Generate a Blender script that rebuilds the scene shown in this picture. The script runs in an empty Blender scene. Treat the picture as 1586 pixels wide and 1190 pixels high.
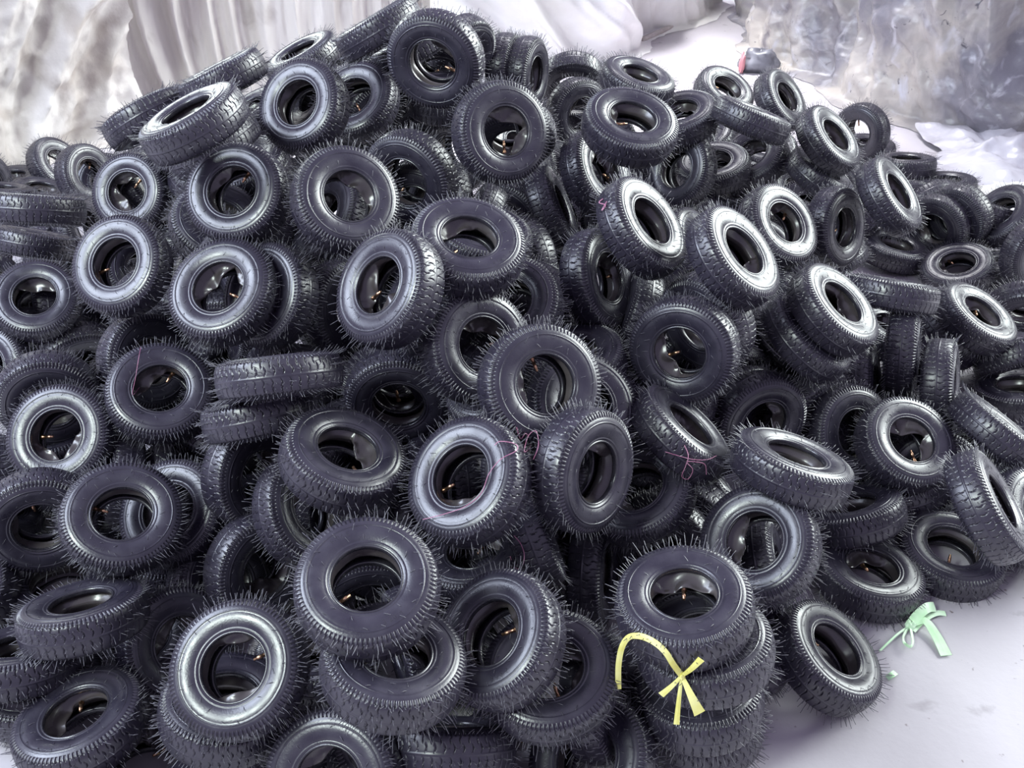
import bpy, math, random
from mathutils import Vector, Matrix, noise
sc = bpy.context.scene
C = sc.collection
# ---------------------------------------------------------------- camera, world, lights, exposure
PITCH = math.radians(35.0)
cam_d = bpy.data.cameras.new('camera'); cam = bpy.data.objects.new('camera', cam_d); C.objects.link(cam)
cam.location = (0, 0, 1.85); cam.rotation_euler = (math.pi/2 - PITCH, 0, 0)
cam_d.sensor_width = 36.0; cam_d.lens = 36.0*1500.0/1586.0; cam_d.clip_start = 0.05
sc.camera = cam
sc.view_settings.view_transform = 'Standard'; sc.view_settings.look = 'None'
sc.view_settings.gamma = 1.0; sc.view_settings.exposure = 0.78; sc.view_settings.use_curve_mapping = False
w = bpy.data.worlds.new('daylight'); sc.world = w; w.use_nodes = True
bg = w.node_tree.nodes['Background']; bg.inputs[0].default_value = (0.66, 0.60, 0.90, 1); bg.inputs[1].default_value = 0.38
def area(name, loc, target, sx, sy, power, col):
    d = bpy.data.lights.new(name, 'AREA'); d.shape = 'RECTANGLE'; d.size = sx; d.size_y = sy; d.energy = power; d.color = col
    o = bpy.data.objects.new(name, d); C.objects.link(o); o.location = loc
    o.rotation_euler = (Vector(target)-Vector(loc)).to_track_quat('-Z', 'Y').to_euler()
    return o
area('doorway_daylight', (7.2, 6.3, 4.1), (0.2, 2.5, 0.4), 8.4, 4.8, 1450, (0.92, 1.0, 0.97))
area('side_window_left', (-3.9, 1.7, 3.5), (0.0, 2.4, 0.5), 2.4, 2.2, 140, (0.74, 0.83, 1.0))
area('skylight', (-2.9, -0.7, 4.25), (-0.54, 1.25, 0.28), 1.15, 1.15, 120, (0.88, 1.0, 0.95))
sky = area('aisle_skylight', (0.75, 7.0, 4.6), (0.7, 6.9, 0.0), 2.4, 2.0, 150, (0.97, 0.98, 1.0)); sky.data.spread = math.radians(85)
area('back_window_left', (-4.2, 8.2, 2.1), (-0.8, 2.4, 0.9), 3.4, 2.0, 170, (0.9, 1.0, 0.97))
# ---------------------------------------------------------------- materials
def mat(name, col, rough=0.5, metal=0.0, spec=0.5):
    m = bpy.data.materials.new(name); m.use_nodes = True
    b = m.node_tree.nodes['Principled BSDF']
    b.inputs['Base Color'].default_value = (*col, 1); b.inputs['Roughness'].default_value = rough
    b.inputs['Metallic'].default_value = metal; b.inputs['Specular IOR Level'].default_value = spec
    return m, m.node_tree, b
def noisy(m, nt, b, c1, c2, scale, detail=6, lo=0.35, hi=0.65, bump=0.0, bscale=80, rough=None, dist=0.0, coord='Object', stretch=(1, 1, 1)):
    tc = nt.nodes.new('ShaderNodeTexCoord'); mp = nt.nodes.new('ShaderNodeMapping'); mp.inputs['Scale'].default_value = stretch
    nt.links.new(tc.outputs[coord], mp.inputs['Vector'])
    n = nt.nodes.new('ShaderNodeTexNoise'); n.inputs['Scale'].default_value = scale; n.inputs['Detail'].default_value = detail; n.inputs['Distortion'].default_value = dist
    nt.links.new(mp.outputs[0], n.inputs['Vector'])
    r = nt.nodes.new('ShaderNodeValToRGB'); r.color_ramp.elements[0].position = lo; r.color_ramp.elements[1].position = hi
    r.color_ramp.elements[0].color = (*c1, 1); r.color_ramp.elements[1].color = (*c2, 1)
    nt.links.new(n.outputs['Fac'], r.inputs[0]); nt.links.new(r.outputs[0], b.inputs['Base Color'])
    if rough:
        mr = nt.nodes.new('ShaderNodeMapRange'); mr.inputs['To Min'].default_value = rough[0]; mr.inputs['To Max'].default_value = rough[1]
        mr.inputs['From Min'].default_value = 0.3; mr.inputs['From Max'].default_value = 0.7
        nt.links.new(n.outputs['Fac'], mr.inputs['Value']); nt.links.new(mr.outputs[0], b.inputs['Roughness'])
    if bump:
        n2 = nt.nodes.new('ShaderNodeTexNoise'); n2.inputs['Scale'].default_value = bscale; n2.inputs['Detail'].default_value = 4
        nt.links.new(mp.outputs[0], n2.inputs['Vector'])
        bp = nt.nodes.new('ShaderNodeBump'); bp.inputs['Strength'].default_value = bump; bp.inputs['Distance'].default_value = 0.01
        nt.links.new(n2.outputs['Fac'], bp.inputs['Height']); nt.links.new(bp.outputs[0], b.inputs['Normal'])
    return r
def M_(name, c1, c2, scale, rough=(0.4, 0.5), spec=0.5, metal=0.0, **k):
    m, nt, b = mat(name, c1, rough[0], metal, spec); noisy(m, nt, b, c1, c2, scale, rough=rough, **k); return m
m_tread = M_('tread_rubber', (0.018, 0.0155, 0.027), (0.030, 0.026, 0.041), 30, (0.28, 0.42), 0.8)
m_side = M_('sidewall_rubber', (0.017, 0.0150, 0.026), (0.029, 0.026, 0.040), 22, (0.24, 0.38), 0.8, bump=0.05, bscale=260)
m_bead = M_('bead_rubber', (0.018, 0.017, 0.024), (0.030, 0.028, 0.036), 40, (0.22, 0.32), 0.8)
m_hair = M_('whisker_rubber', (0.055, 0.052, 0.065), (0.12, 0.115, 0.135), 50, (0.35, 0.45), 0.7)
m_tube = M_('inner_tube_rubber', (0.040, 0.034, 0.036), (0.085, 0.074, 0.074), 9, (0.20, 0.34), 0.8, bump=0.06, bscale=30)
m_brass = M_('valve_brass', (0.34, 0.19, 0.11), (0.60, 0.38, 0.24), 120, (0.25, 0.4), 0.5, 1.0)
m_yellow = M_('yellow_tape', (0.78, 0.74, 0.16), (0.90, 0.88, 0.36), 25, (0.3, 0.45), 0.5)
m_green = M_('pale_green_tape', (0.50, 0.80, 0.46), (0.70, 0.92, 0.66), 18, (0.3, 0.5), 0.5)
m_pink = M_('pink_thread', (0.42, 0.14, 0.25), (0.60, 0.30, 0.42), 40, (0.5, 0.6), 0.4)
# ---------------------------------------------------------------- helpers
def mesh(name, V, F, m=None, smooth=True):
    me = bpy.data.meshes.new(name); me.from_pydata(V, [], F)
    if smooth: me.polygons.foreach_set('use_smooth', [True]*len(me.polygons))
    if m: me.materials.append(m)
    me.update(); return me
def obj(name, me, parent=None):
    o = bpy.data.objects.new(name, me); C.objects.link(o)
    if parent: o.parent = parent
    return o
def revolve(name, prof, seg, m):            # prof = [(radius, z)]
    V = []; F = []; n = len(prof)
    for i in range(seg):
        t = 2*math.pi*i/seg; c = math.cos(t); s = math.sin(t)
        V += [(r*c, r*s, z) for r, z in prof]
    for i in range(seg):
        a = i*n; b = ((i+1) % seg)*n
        F += [(a+j, b+j, b+j+1, a+j+1) for j in range(n-1)]
    return mesh(name, V, F, m)
NP = 46
def tread_mesh():
    base = []
    K = 13
    half = [(0.0, .1350), (.0012, .1350), (.0024, .1343), (.0045, .1345), (.0075, .1343), (.0105, .1341), (.0135, .1338), (.0165, .1335), (.0190, .1331), (.0215, .1327),
            (.0240, .1322), (.0265, .1316), (.0290, .1309), (.0315, .1300), (.0338, .1289), (.0356, .1275), (.0370, .1257), (.0382, .1238), (.0392, .1215), (.0400, .1192), (.0405, .1165)]
    full = [(-x, r, i) for i, (x, r) in reversed(list(enumerate(half)))] + [(x, r, i) for i, (x, r) in list(enumerate(half))[1:]]
    per = 22; seg = NP*per; V = []; F = []; n = len(full)
    for k in range(seg):
        ph = (k % per)/per; t = 2*math.pi*k/seg; c = math.cos(t); s = math.sin(t)
        for x, r, i in full:
            ax = abs(x); sg = 1 if x > 0 else -1; d = 0.0
            if 3 <= i <= 14:                            # the S-shaped sipes
                u = (ax-.0045)/(.0338-.0045)
                cen = 0.5 + 0.17*math.sin(u*2*math.pi)*1.0 + (0.16 if u < 0.5 else -0.05)*(1 if sg > 0 else -1)
                q = abs((ph-cen+0.5) % 1.0 - 0.5)
                d = .0042*max(0.0, 1-(q/0.055)**2)*min(1, (i-2)/2)
            elif i >= 15:                                # radial shoulder ribs
                q = abs((ph*2+0.25) % 1.0 - 0.5)*2
                d = .0026*max(0.0, min(1, (q-0.45)*4))*(1 if i < 20 else 0)
            rr = r-d*(1.0 if i < 16 else 0.35); xx = x-sg*d*(0 if i < 15 else 0.9)
            V.append((rr*c, rr*s, xx))
    for k in range(seg):
        a = k*n; b = ((k+1) % seg)*n
        F += [(a+j, b+j, b+j+1, a+j+1) for j in range(n-1)]
    return mesh('tread', V, F, m_tread)
SW = [(.1165, .0405), (.1135, .0419), (.1105, .0427), (.1082, .0429), (.1072, .0433), (.1066, .0445), (.1058, .0434), (.1048, .0430), (.102, .0436), (.098, .0441), (.094, .0441), (.089, .0436), (.084, .0427), (.0795, .0414), (.076, .0398), (.0738, .0388), (.0728, .0400), (.0716, .0387), (.0700, .0378), (.0684, .0370)]
BD = [(.0684, .0370), (.0672, .0380), (.0656, .0381), (.0642, .0370), (.0634, .0345), (.0632, .0300), (.0640, .0262), (.0665, .0246), (.071, .0262), (.078, .0305), (.088, .0350), (.100, .0375), (.112, .0370), (.120, .0330)]
me_tread = tread_mesh()
me_sf = revolve('sidewall', SW, 176, m_side); me_sb = revolve('sidewall', [(r, -z) for r, z in reversed(SW)], 176, m_side)
me_bf = revolve('bead', BD, 128, m_bead); me_bb = revolve('bead', [(r, -z) for r, z in reversed(BD)], 128, m_bead)
def hair(V, F, p, d, bend, L, r):
    d = Vector(d).normalized(); bend = Vector(bend); u = d.orthogonal().normalized(); v = d.cross(u); b0 = len(V)
    for k, f in enumerate((0, .55, 1)):
        q = Vector(p)+d*(L*f)+bend*(L*f*f*0.45); rr = r*(1-.35*f)
        for j in range(3):
            a = 2.094*j; V.append(tuple(q+u*(rr*math.cos(a))+v*(rr*math.sin(a))))
    for k in range(2):
        for j in range(3):
            a = b0+k*3+j; b = b0+k*3+(j+1) % 3; F.append((a, b, b+3, a+3))
    F.append((b0+6, b0+7, b0+8))
def whiskers(seed, dense):
    R = random.Random(seed); V = []; F = []
    for k in range(NP*2):
        t0 = 2*math.pi*(k+0.5)/(NP*2)
        for x, r, tilt, pr, L0 in ((.0352, .1262, .55, .97, .0210), (-.0352, .1262, -.55, .97, .0210), (.012, .1330, .1, .65 if k % 2 else .35, .018), (-.012, .1330, -.1, .65 if k % 2 else .35, .018), (.024, .131, .25, .35, .015), (-.024, .131, -.25, .35, .015)):
            if R.random() > pr*dense: continue
            t = t0+R.uniform(-.012, .012); c = math.cos(t); s = math.sin(t)
            d = Vector((c, s, tilt+R.uniform(-.25, .25)))+Vector((-s, c, 0))*R.uniform(-.3, .3)
            hair(V, F, (r*c, r*s, x), d, (R.uniform(-.35, .35), R.uniform(-.35, .35), R.uniform(-.35, .35)), L0*R.uniform(.55, 1.35), .00098)
    for sgn in (1, -1):
        for rr, zz, n in ((.0785, .0408, 16), (.0985, .0441, 18)):
            ph = R.random()
            for k in range(n):
                if R.random() > .8: continue
                t = 2*math.pi*(k+ph+R.uniform(-.1, .1))/n; c = math.cos(t); s = math.sin(t)
                tw = R.uniform(-.9, .9)
                d = Vector((c, s, 0))*R.uniform(.4, 1)+Vector((-s, c, 0))*tw+Vector((0, 0, sgn*.55))
                hair(V, F, (rr*c, rr*s, sgn*zz), d, (R.uniform(-.2, .2), R.uniform(-.2, .2), -sgn*.3), R.uniform(.009, .016), .00072)
    return mesh('rubber_whiskers', V, F, m_hair)
me_hair = [whiskers(3, 1.0), whiskers(8, .9), whiskers(21, .75)]
def tube_mesh(seed, flaps, wav):
    R = random.Random(seed); seg = 120; cs = 20; V = []; F = []
    for i in range(seg):
        t = 2*math.pi*i/seg; rin = .0655+.0012*math.sin(3*t+seed)+.0008*math.sin(7*t+2*seed); fl = 0.0
        for a0, ch, sk in flaps:                       # a fold of the slack tube cuts a chord off the hole
            cd = math.cos(t-a0)
            if cd > 0.15:
                rc = ch/cd*(1+.10*math.sin((t-a0)*sk+seed))
                if rc < rin: fl = max(fl, min(1, (rin-rc)/.012)); rin = rc
        rout = .121
        zc = wav*math.sin(2*t+seed)+fl*.004*math.sin(5*t+seed)
        c = math.cos(t); s = math.sin(t)
        for j in range(cs):
            a = 2*math.pi*j/cs; f = .5-.5*math.cos(a)   # 0 at the inner lip, 1 at the outer edge
            r = rin+(rout-rin)*f
            th = .0315*math.sqrt(max(0, min(1, (r-.060)/.030)))
            th = max(th, .0045)*(abs(math.sin(a))**.75)*(1 if math.sin(a) > 0 else -1)
            if r < .075: th *= .75
            z = th+zc*(1-f)+fl*.0015*math.sin(9*t+r*300)
            V.append((r*c, r*s, z))
    for i in range(seg):
        for j in range(cs):
            a = i*cs+j; b = ((i+1) % seg)*cs+j; a2 = i*cs+(j+1) % cs; b2 = ((i+1) % seg)*cs+(j+1) % cs
            F.append((a, b, b2, a2))
    return mesh('inner_tube', V, F, m_tube)
# variants: (flaps relative to the valve at angle 0, radius at which the valve leaves the tube)
TUBES = [(tube_mesh(1, [(1.9, .056, 2)], .003), .064), (tube_mesh(2, [(0, .036, 3)], .005), .038), (tube_mesh(3, [(1.25, .034, 2.5)], .006), .060),
         (tube_mesh(4, [(2.7, .030, 3), (.9, .046, 4)], .006), .050), (tube_mesh(5, [(2.2, .018, 5), (-.5, .044, 3)], .010), .046), (tube_mesh(6, [(-1.7, .040, 2.2), (1.4, .052, 3)], .004), .062)]
def valve_mesh():
    V = []; F = []; prof = [(0, .0058), (.004, .0056), (.006, .0042), (.016, .0036), (.0165, .0040), (.026, .0040), (.0265, .0029), (.033, .0029), (.0333, .0001)]
    n = 12
    for x, r in prof:
        for j in range(n):
            a = 2*math.pi*j/n; V.append((-x, r*math.cos(a), r*math.sin(a)))
    for i in range(len(prof)-1):
        for j in range(n):
            a = i*n+j; b = i*n+(j+1) % n; F.append((a, a+n, b+n, b))
    return mesh('valve_stem', V, F, m_brass)
me_valve = valve_mesh()
def mark_mesh():                              # the raised size figures on the sidewall, bent round the wheel
    cu = bpy.data.curves.new('figures', 'FONT'); cu.body = '3.50-4'; cu.size = .0135; cu.extrude = .0005; cu.align_x = 'CENTER'; cu.space_character = 1.15
    to = bpy.data.objects.new('figures', cu); C.objects.link(to)
    bpy.context.view_layer.update()
    me0 = bpy.data.meshes.new_from_object(to.evaluated_get(bpy.context.evaluated_depsgraph_get()))
    V = []; F = []
    for off in (0.0, math.pi):
        b0 = len(V)
        for v in me0.vertices:
            a = off-math.pi/2+v.co.x/.0935; r = .0975-v.co.y*-1 if False else .0905+v.co.y
            zz = .0428+max(0, (1-abs(r-.0965)/.012))*.0010
            V.append((r*math.cos(a), r*math.sin(a), zz+v.co.z))
        F += [tuple(b0+i for i in reversed(p.vertices)) for p in me0.polygons]
    F = [tuple(reversed(f)) for f in F]
    bpy.data.objects.remove(to); bpy.data.curves.remove(cu); bpy.data.meshes.remove(me0)
    return mesh('size_figures', V, F, m_bead, False)
me_mark = mark_mesh()
def place(o, p, n, e):                        # centre, axle direction, direction of the valve
    n = Vector(n).normalized(); e = Vector(e); e = (e-n*e.dot(n)).normalized(); y = n.cross(e)
    M = Matrix((e, y, n)).transposed().to_4x4(); M.translation = Vector(p); o.matrix_world = M
def tire(p, n, e, label, group, tube=0, hv=0, mark=False, oval=1.0):
    r = bpy.data.objects.new('tire', None); C.objects.link(r); r.empty_display_size = .05
    place(r, p, n, e); r.scale = (oval, 2-oval, 1)
    r['label'] = label; r['category'] = 'tire'
    if group: r['group'] = group
    obj('tread', me_tread, r)
    f = obj('sidewall', me_sf, r); b = obj('sidewall', me_sb, r)
    obj('bead', me_bf, f); obj('bead', me_bb, b)
    if mark: obj('size_figures', me_mark, f)
    h = obj('rubber_whiskers', me_hair[hv], r); h['kind'] = 'stuff'
    if tube >= 0:
        t = obj('inner_tube', TUBES[tube % 10][0], r)
    if 0 <= tube < 10:
        v = obj('valve_stem', me_valve, t); v.location = (TUBES[tube][1]+.003, 0, .001); v.rotation_euler = (0, .25, 0); v['label'] = 'brass valve stem'
    return r
# ---------------------------------------------------------------- the floor
m_floor, nt, b = mat('dusty_concrete', (0.5, 0.48, 0.5), 0.75, 0, 0.3)
r1 = noisy(m_floor, nt, b, (0.40, 0.375, 0.40), (0.56, 0.53, 0.565), 1.3, detail=10, lo=.3, hi=.7, bump=.10, bscale=45)
def overlay(nt, b, scale, col, lo, hi, detail=5, dist=0.0, kind='noise'):
    src = b.inputs['Base Color'].links[0].from_socket
    tc = nt.nodes.new('ShaderNodeTexCoord')
    if kind == 'noise':
        n = nt.nodes.new('ShaderNodeTexNoise'); n.inputs['Scale'].default_value = scale; n.inputs['Detail'].default_value = detail; n.inputs['Distortion'].default_value = dist; out = n.outputs['Fac']
    else:
        n = nt.nodes.new('ShaderNodeTexVoronoi'); n.feature = 'DISTANCE_TO_EDGE'; n.inputs['Scale'].default_value = scale; out = n.outputs['Distance']
    nt.links.new(tc.outputs['Object'], n.inputs['Vector'])
    mr = nt.nodes.new('ShaderNodeMapRange'); mr.inputs['From Min'].default_value = lo; mr.inputs['From Max'].default_value = hi
    nt.links.new(out, mr.inputs['Value'])
    mx = nt.nodes.new('ShaderNodeMix'); mx.data_type = 'RGBA'; mx.inputs[7].default_value = (*col, 1)
    nt.links.new(mr.outputs[0], mx.inputs[0]); nt.links.new(src, mx.inputs[6]); nt.links.new(mx.outputs[2], b.inputs['Base Color'])
overlay(nt, b, 7, (0.22, 0.20, 0.21), .64, .80, 8, .6)
overlay(nt, b, 45, (0.20, 0.17, 0.17), .70, .78, 2)
nx, ny = 60, 60
V = [(-7+14*i/nx, -2+14*j/ny, 0) for j in range(ny+1) for i in range(nx+1)]
F = [(j*(nx+1)+i, j*(nx+1)+i+1, (j+1)*(nx+1)+i+1, (j+1)*(nx+1)+i) for j in range(ny) for i in range(nx)]
fl = obj('floor', mesh('floor', V, F, m_floor)); fl['kind'] = 'structure'
# ---------------------------------------------------------------- draped tarps and plastic sheets
def fbm(p, o=4): return noise.fractal(p, 1.0, 2.0, o)
def ridge(p, o=4):
    a = 1.0; s = 0; t = 0
    for k in range(o):
        s += a*(1-abs(noise.noise(p))*2.2); t += a; a *= .5; p = p*2.07+Vector((3.1, 1.7, 5.3))
    return s/t
def drape(name, pts, h, seed, pleat, crumple, m, nu=220, nv=110, back=.7, skirt=.10, diag=0.0, topvar=.1, big=.12, vs=.45, fr=2.6):
    P = [Vector((x, y, 0)) for x, y in pts]; L = [0]
    for a, b_ in zip(P, P[1:]): L.append(L[-1]+(b_-a).length)
    def at(s):
        for k in range(len(P)-1):
            if s <= L[k+1] or k == len(P)-2:
                f = (s-L[k])/(L[k+1]-L[k]); q = P[k].lerp(P[k+1], f); d = (P[k+1]-P[k]).normalized()
                return q, Vector((d.y, -d.x, 0))
    nrm = []
    for i in range(nu+1):
        n_ = Vector((0, 0, 0))
        for o in range(-12, 13):
            q, n1 = at(max(0, min(L[-1], L[-1]*(i+o)/nu))); n_ += n1
        nrm.append(n_.normalized())
    V = []
    for j in range(nv+1):
        v = j/nv
        for i in range(nu+1):
            s = L[-1]*i/nu; q, _ = at(s); n1 = nrm[i]; hh = h*(1+topvar*noise.noise(Vector((s*1.1+seed, 0, 1))))
            if v < .06: out = skirt*(1-v/.06)+.05; z = .004+.02*(v/.06)
            elif v < .78: f = (v-.06)/.72; out = .05*(1-f); z = .024+hh*f
            else: f = (v-.78)/.22; out = -back*f; z = .024+hh+.05*math.sin(f*3.1)
            warp = .25*noise.noise(Vector((s*1.3, z*1.3, seed+9)))
            sd = s+diag*z*.4+warp*.5
            # hanging folds: sharp crests, wide hollows, stretched along the fall of the cloth
            p1 = ridge(Vector((sd*pleat[1]*.5, z*.35*vs, seed*3.1)), 3)
            cr = ridge(Vector((sd*fr+warp, z*fr*vs*1.6+warp*2, seed*5.7)), 4)
            fine = ridge(Vector((sd*fr*3.1+warp*3, z*fr*2.2+s, seed*1.9)), 3)
            dd = out+pleat[0]*(p1-.2)*1.6*min(1, .4+v*4)+big*fbm(Vector((s*.9, z*.8, seed*7.7)), 2)+(crumple*(cr-.4)+crumple*.30*(fine-.4))*min(1, .12+v*7)
            p = q+n1*dd; p.z = max(.003, z+(.12*crumple*cr if v > .1 else 0))
            if v > .78: p.z += .5*crumple*cr+.3*big*fbm(Vector((s, out, seed)), 2)
            V.append(tuple(p))
    F = [(j*(nu+1)+i, j*(nu+1)+i+1, (j+1)*(nu+1)+i+1, (j+1)*(nu+1)+i) for j in range(nv) for i in range(nu)]
    return obj(name, mesh(name, V, F, m))
def tag(o, label, cat, group=None):
    o['label'] = label; o['category'] = cat
    if group: o['group'] = group
    return o
m_cloth, nt, b = mat('dusty_cloth', (.5, .46, .42), .8, 0, .2)
noisy(m_cloth, nt, b, (0.42, 0.38, 0.36), (0.76, 0.73, 0.71), 1.6, detail=9, lo=.3, hi=.72, bump=.3, bscale=35, dist=.6)
overlay(nt, b, 2.4, (0.36, 0.31, 0.28), .54, .72, 7, 1.0)
m_pleat, nt, b = mat('beige_curtain', (.6, .56, .52), .85, 0, .2)
noisy(m_pleat, nt, b, (0.58, 0.54, 0.51), (0.80, 0.77, 0.74), 1.4, detail=8, lo=.3, hi=.7, bump=.2, bscale=40, dist=.4, stretch=(1, 1, .3))
overlay(nt, b, 2.6, (0.42, 0.38, 0.36), .60, .80, 7, .8)
m_plas, nt, b = mat('white_plastic_sheet', (.75, .73, .72), .38, 0, .5)
noisy(m_plas, nt, b, (0.68, 0.66, 0.63), (0.88, 0.87, 0.87), 1.8, detail=7, lo=.3, hi=.6, bump=.25, bscale=22, dist=.5)
m_dirty, nt, b = mat('dirty_plastic_sheet', (.4, .38, .4), .36, 0, .6)
noisy(m_dirty, nt, b, (0.20, 0.19, 0.22), (0.50, 0.46, 0.42), 2.0, detail=9, lo=.36, hi=.62, bump=.35, bscale=26, dist=.8)
overlay(nt, b, 5, (0.20, 0.18, 0.20), .60, .78, 7, 1.2)
overlay(nt, b, 4.5, (0.56, 0.55, 0.60), .56, .78, 9, 2.0)  # pale streaks: highlights on the wrinkles, painted into the colour
overlay(nt, b, 14, (0.11, 0.10, 0.12), .66, .74, 8, 2.0)
m_clean, nt, b = mat('grey_plastic_film', (.6, .6, .64), .25, 0, .6)
noisy(m_clean, nt, b, (0.42, 0.40, 0.44), (0.66, 0.65, 0.70), 3, detail=7, lo=.35, hi=.65, bump=.2, bscale=30, dist=1)
m_white, nt, b = mat('white_sheet', (.85, .86, .84), .6, 0, .3)
noisy(m_white, nt, b, (0.80, 0.80, 0.76), (0.88, 0.90, 0.88), 4, bump=.1)
m_card, nt, b = mat('brown_cardboard', (.4, .25, .17), .8, 0, .2)
noisy(m_card, nt, b, (0.34, 0.21, 0.15), (0.50, 0.34, 0.24), 8, bump=.1)
tag(drape('tarp', [(-3.5, 3.5), (-2.75, 4.2), (-2.35, 4.55), (-1.98, 5.05)], 1.35, 1, (.16, 3.0), .09, m_cloth, diag=-1.6, big=.30, vs=.8, fr=1.9), 'crumpled dusty cloth tarp over the stack at the far left, with dirt patches', 'tarp')
tag(drape('tarp', [(-2.45, 5.5), (-1.9, 5.45), (-1.2, 5.65), (-.50, 5.95)], 1.3, 2, (.075, 12), .035, m_pleat, diag=.15, vs=.25, back=.5), 'beige pleated cloth hanging behind the left half of the heap', 'tarp')
tag(drape('plastic_sheet', [(-.48, 5.72), (.1, 5.95), (.56, 6.2), (.95, 6.75), (1.5, 7.7)], 1.25, 3, (.13, 4.5), .06, m_plas, diag=2.2, vs=.4, big=.2, fr=1.8), 'whitish plastic sheet hanging behind the top of the heap left of the bare aisle', 'plastic sheet')
tag(drape('plastic_sheet', [(2.1, 8.2), (1.80, 7.2), (1.62, 6.35), (1.86, 5.75), (2.12, 5.1), (2.55, 4.65), (3.2, 4.3), (4.0, 4.0)], 1.45, 4, (.16, 3), .085, m_dirty, nu=420, nv=160, diag=.8, vs=.7, big=.26, fr=2.6), 'large dirty wrinkled plastic sheet covering the stack at the right', 'plastic sheet')
def sheet(name, cx, cy, sx, sy, rot, z0, amp, seed, m, th=.003, cut=.12, n=70, fr=3.0):
    V = []
    for j in range(n+1):
        for i in range(n+1):
            a = i/n*2-1; c_ = j/n*2-1
            k = 1+cut*noise.noise(Vector((a*1.7, c_*1.7, seed)))*2
            x = a*sx*k; y = c_*sy*k
            r_ = ridge(Vector((a*sx*fr, c_*sy*fr, seed*2.2)), 3); e = max(abs(a), abs(c_)); dome = max(0, 1-e*e)
            z = z0+amp*max(0, (.25+r_*.9))*(.25+.75*dome)
            X = cx+x*math.cos(rot)-y*math.sin(rot); Y = cy+x*math.sin(rot)+y*math.cos(rot)
            V.append((X, Y, max(.004, z)))
    F = [(j*(n+1)+i, j*(n+1)+i+1, (j+1)*(n+1)+i+1, (j+1)*(n+1)+i) for j in range(n) for i in range(n)]
    return obj(name, mesh(name, V, F, m))
tag(sheet('plastic_sheet', 2.66, 4.42, .62, .36, -.30, .01, .16, 5, m_clean), 'grey translucent plastic film spread on the floor at the right edge, behind the white sheet', 'plastic sheet')
tag(sheet('white_sheet', 2.42, 3.86, .38, .20, -.5, .05, .10, 6, m_white, fr=2), 'bright white sheet lying on cardboard beside the right end of the heap', 'sheet')
tag(sheet('cardboard', 2.20, 3.66, .24, .12, -.55, .012, .03, 7, m_card, cut=.03, fr=1), 'brown cardboard sticking out from under the white sheet', 'cardboard')
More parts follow.
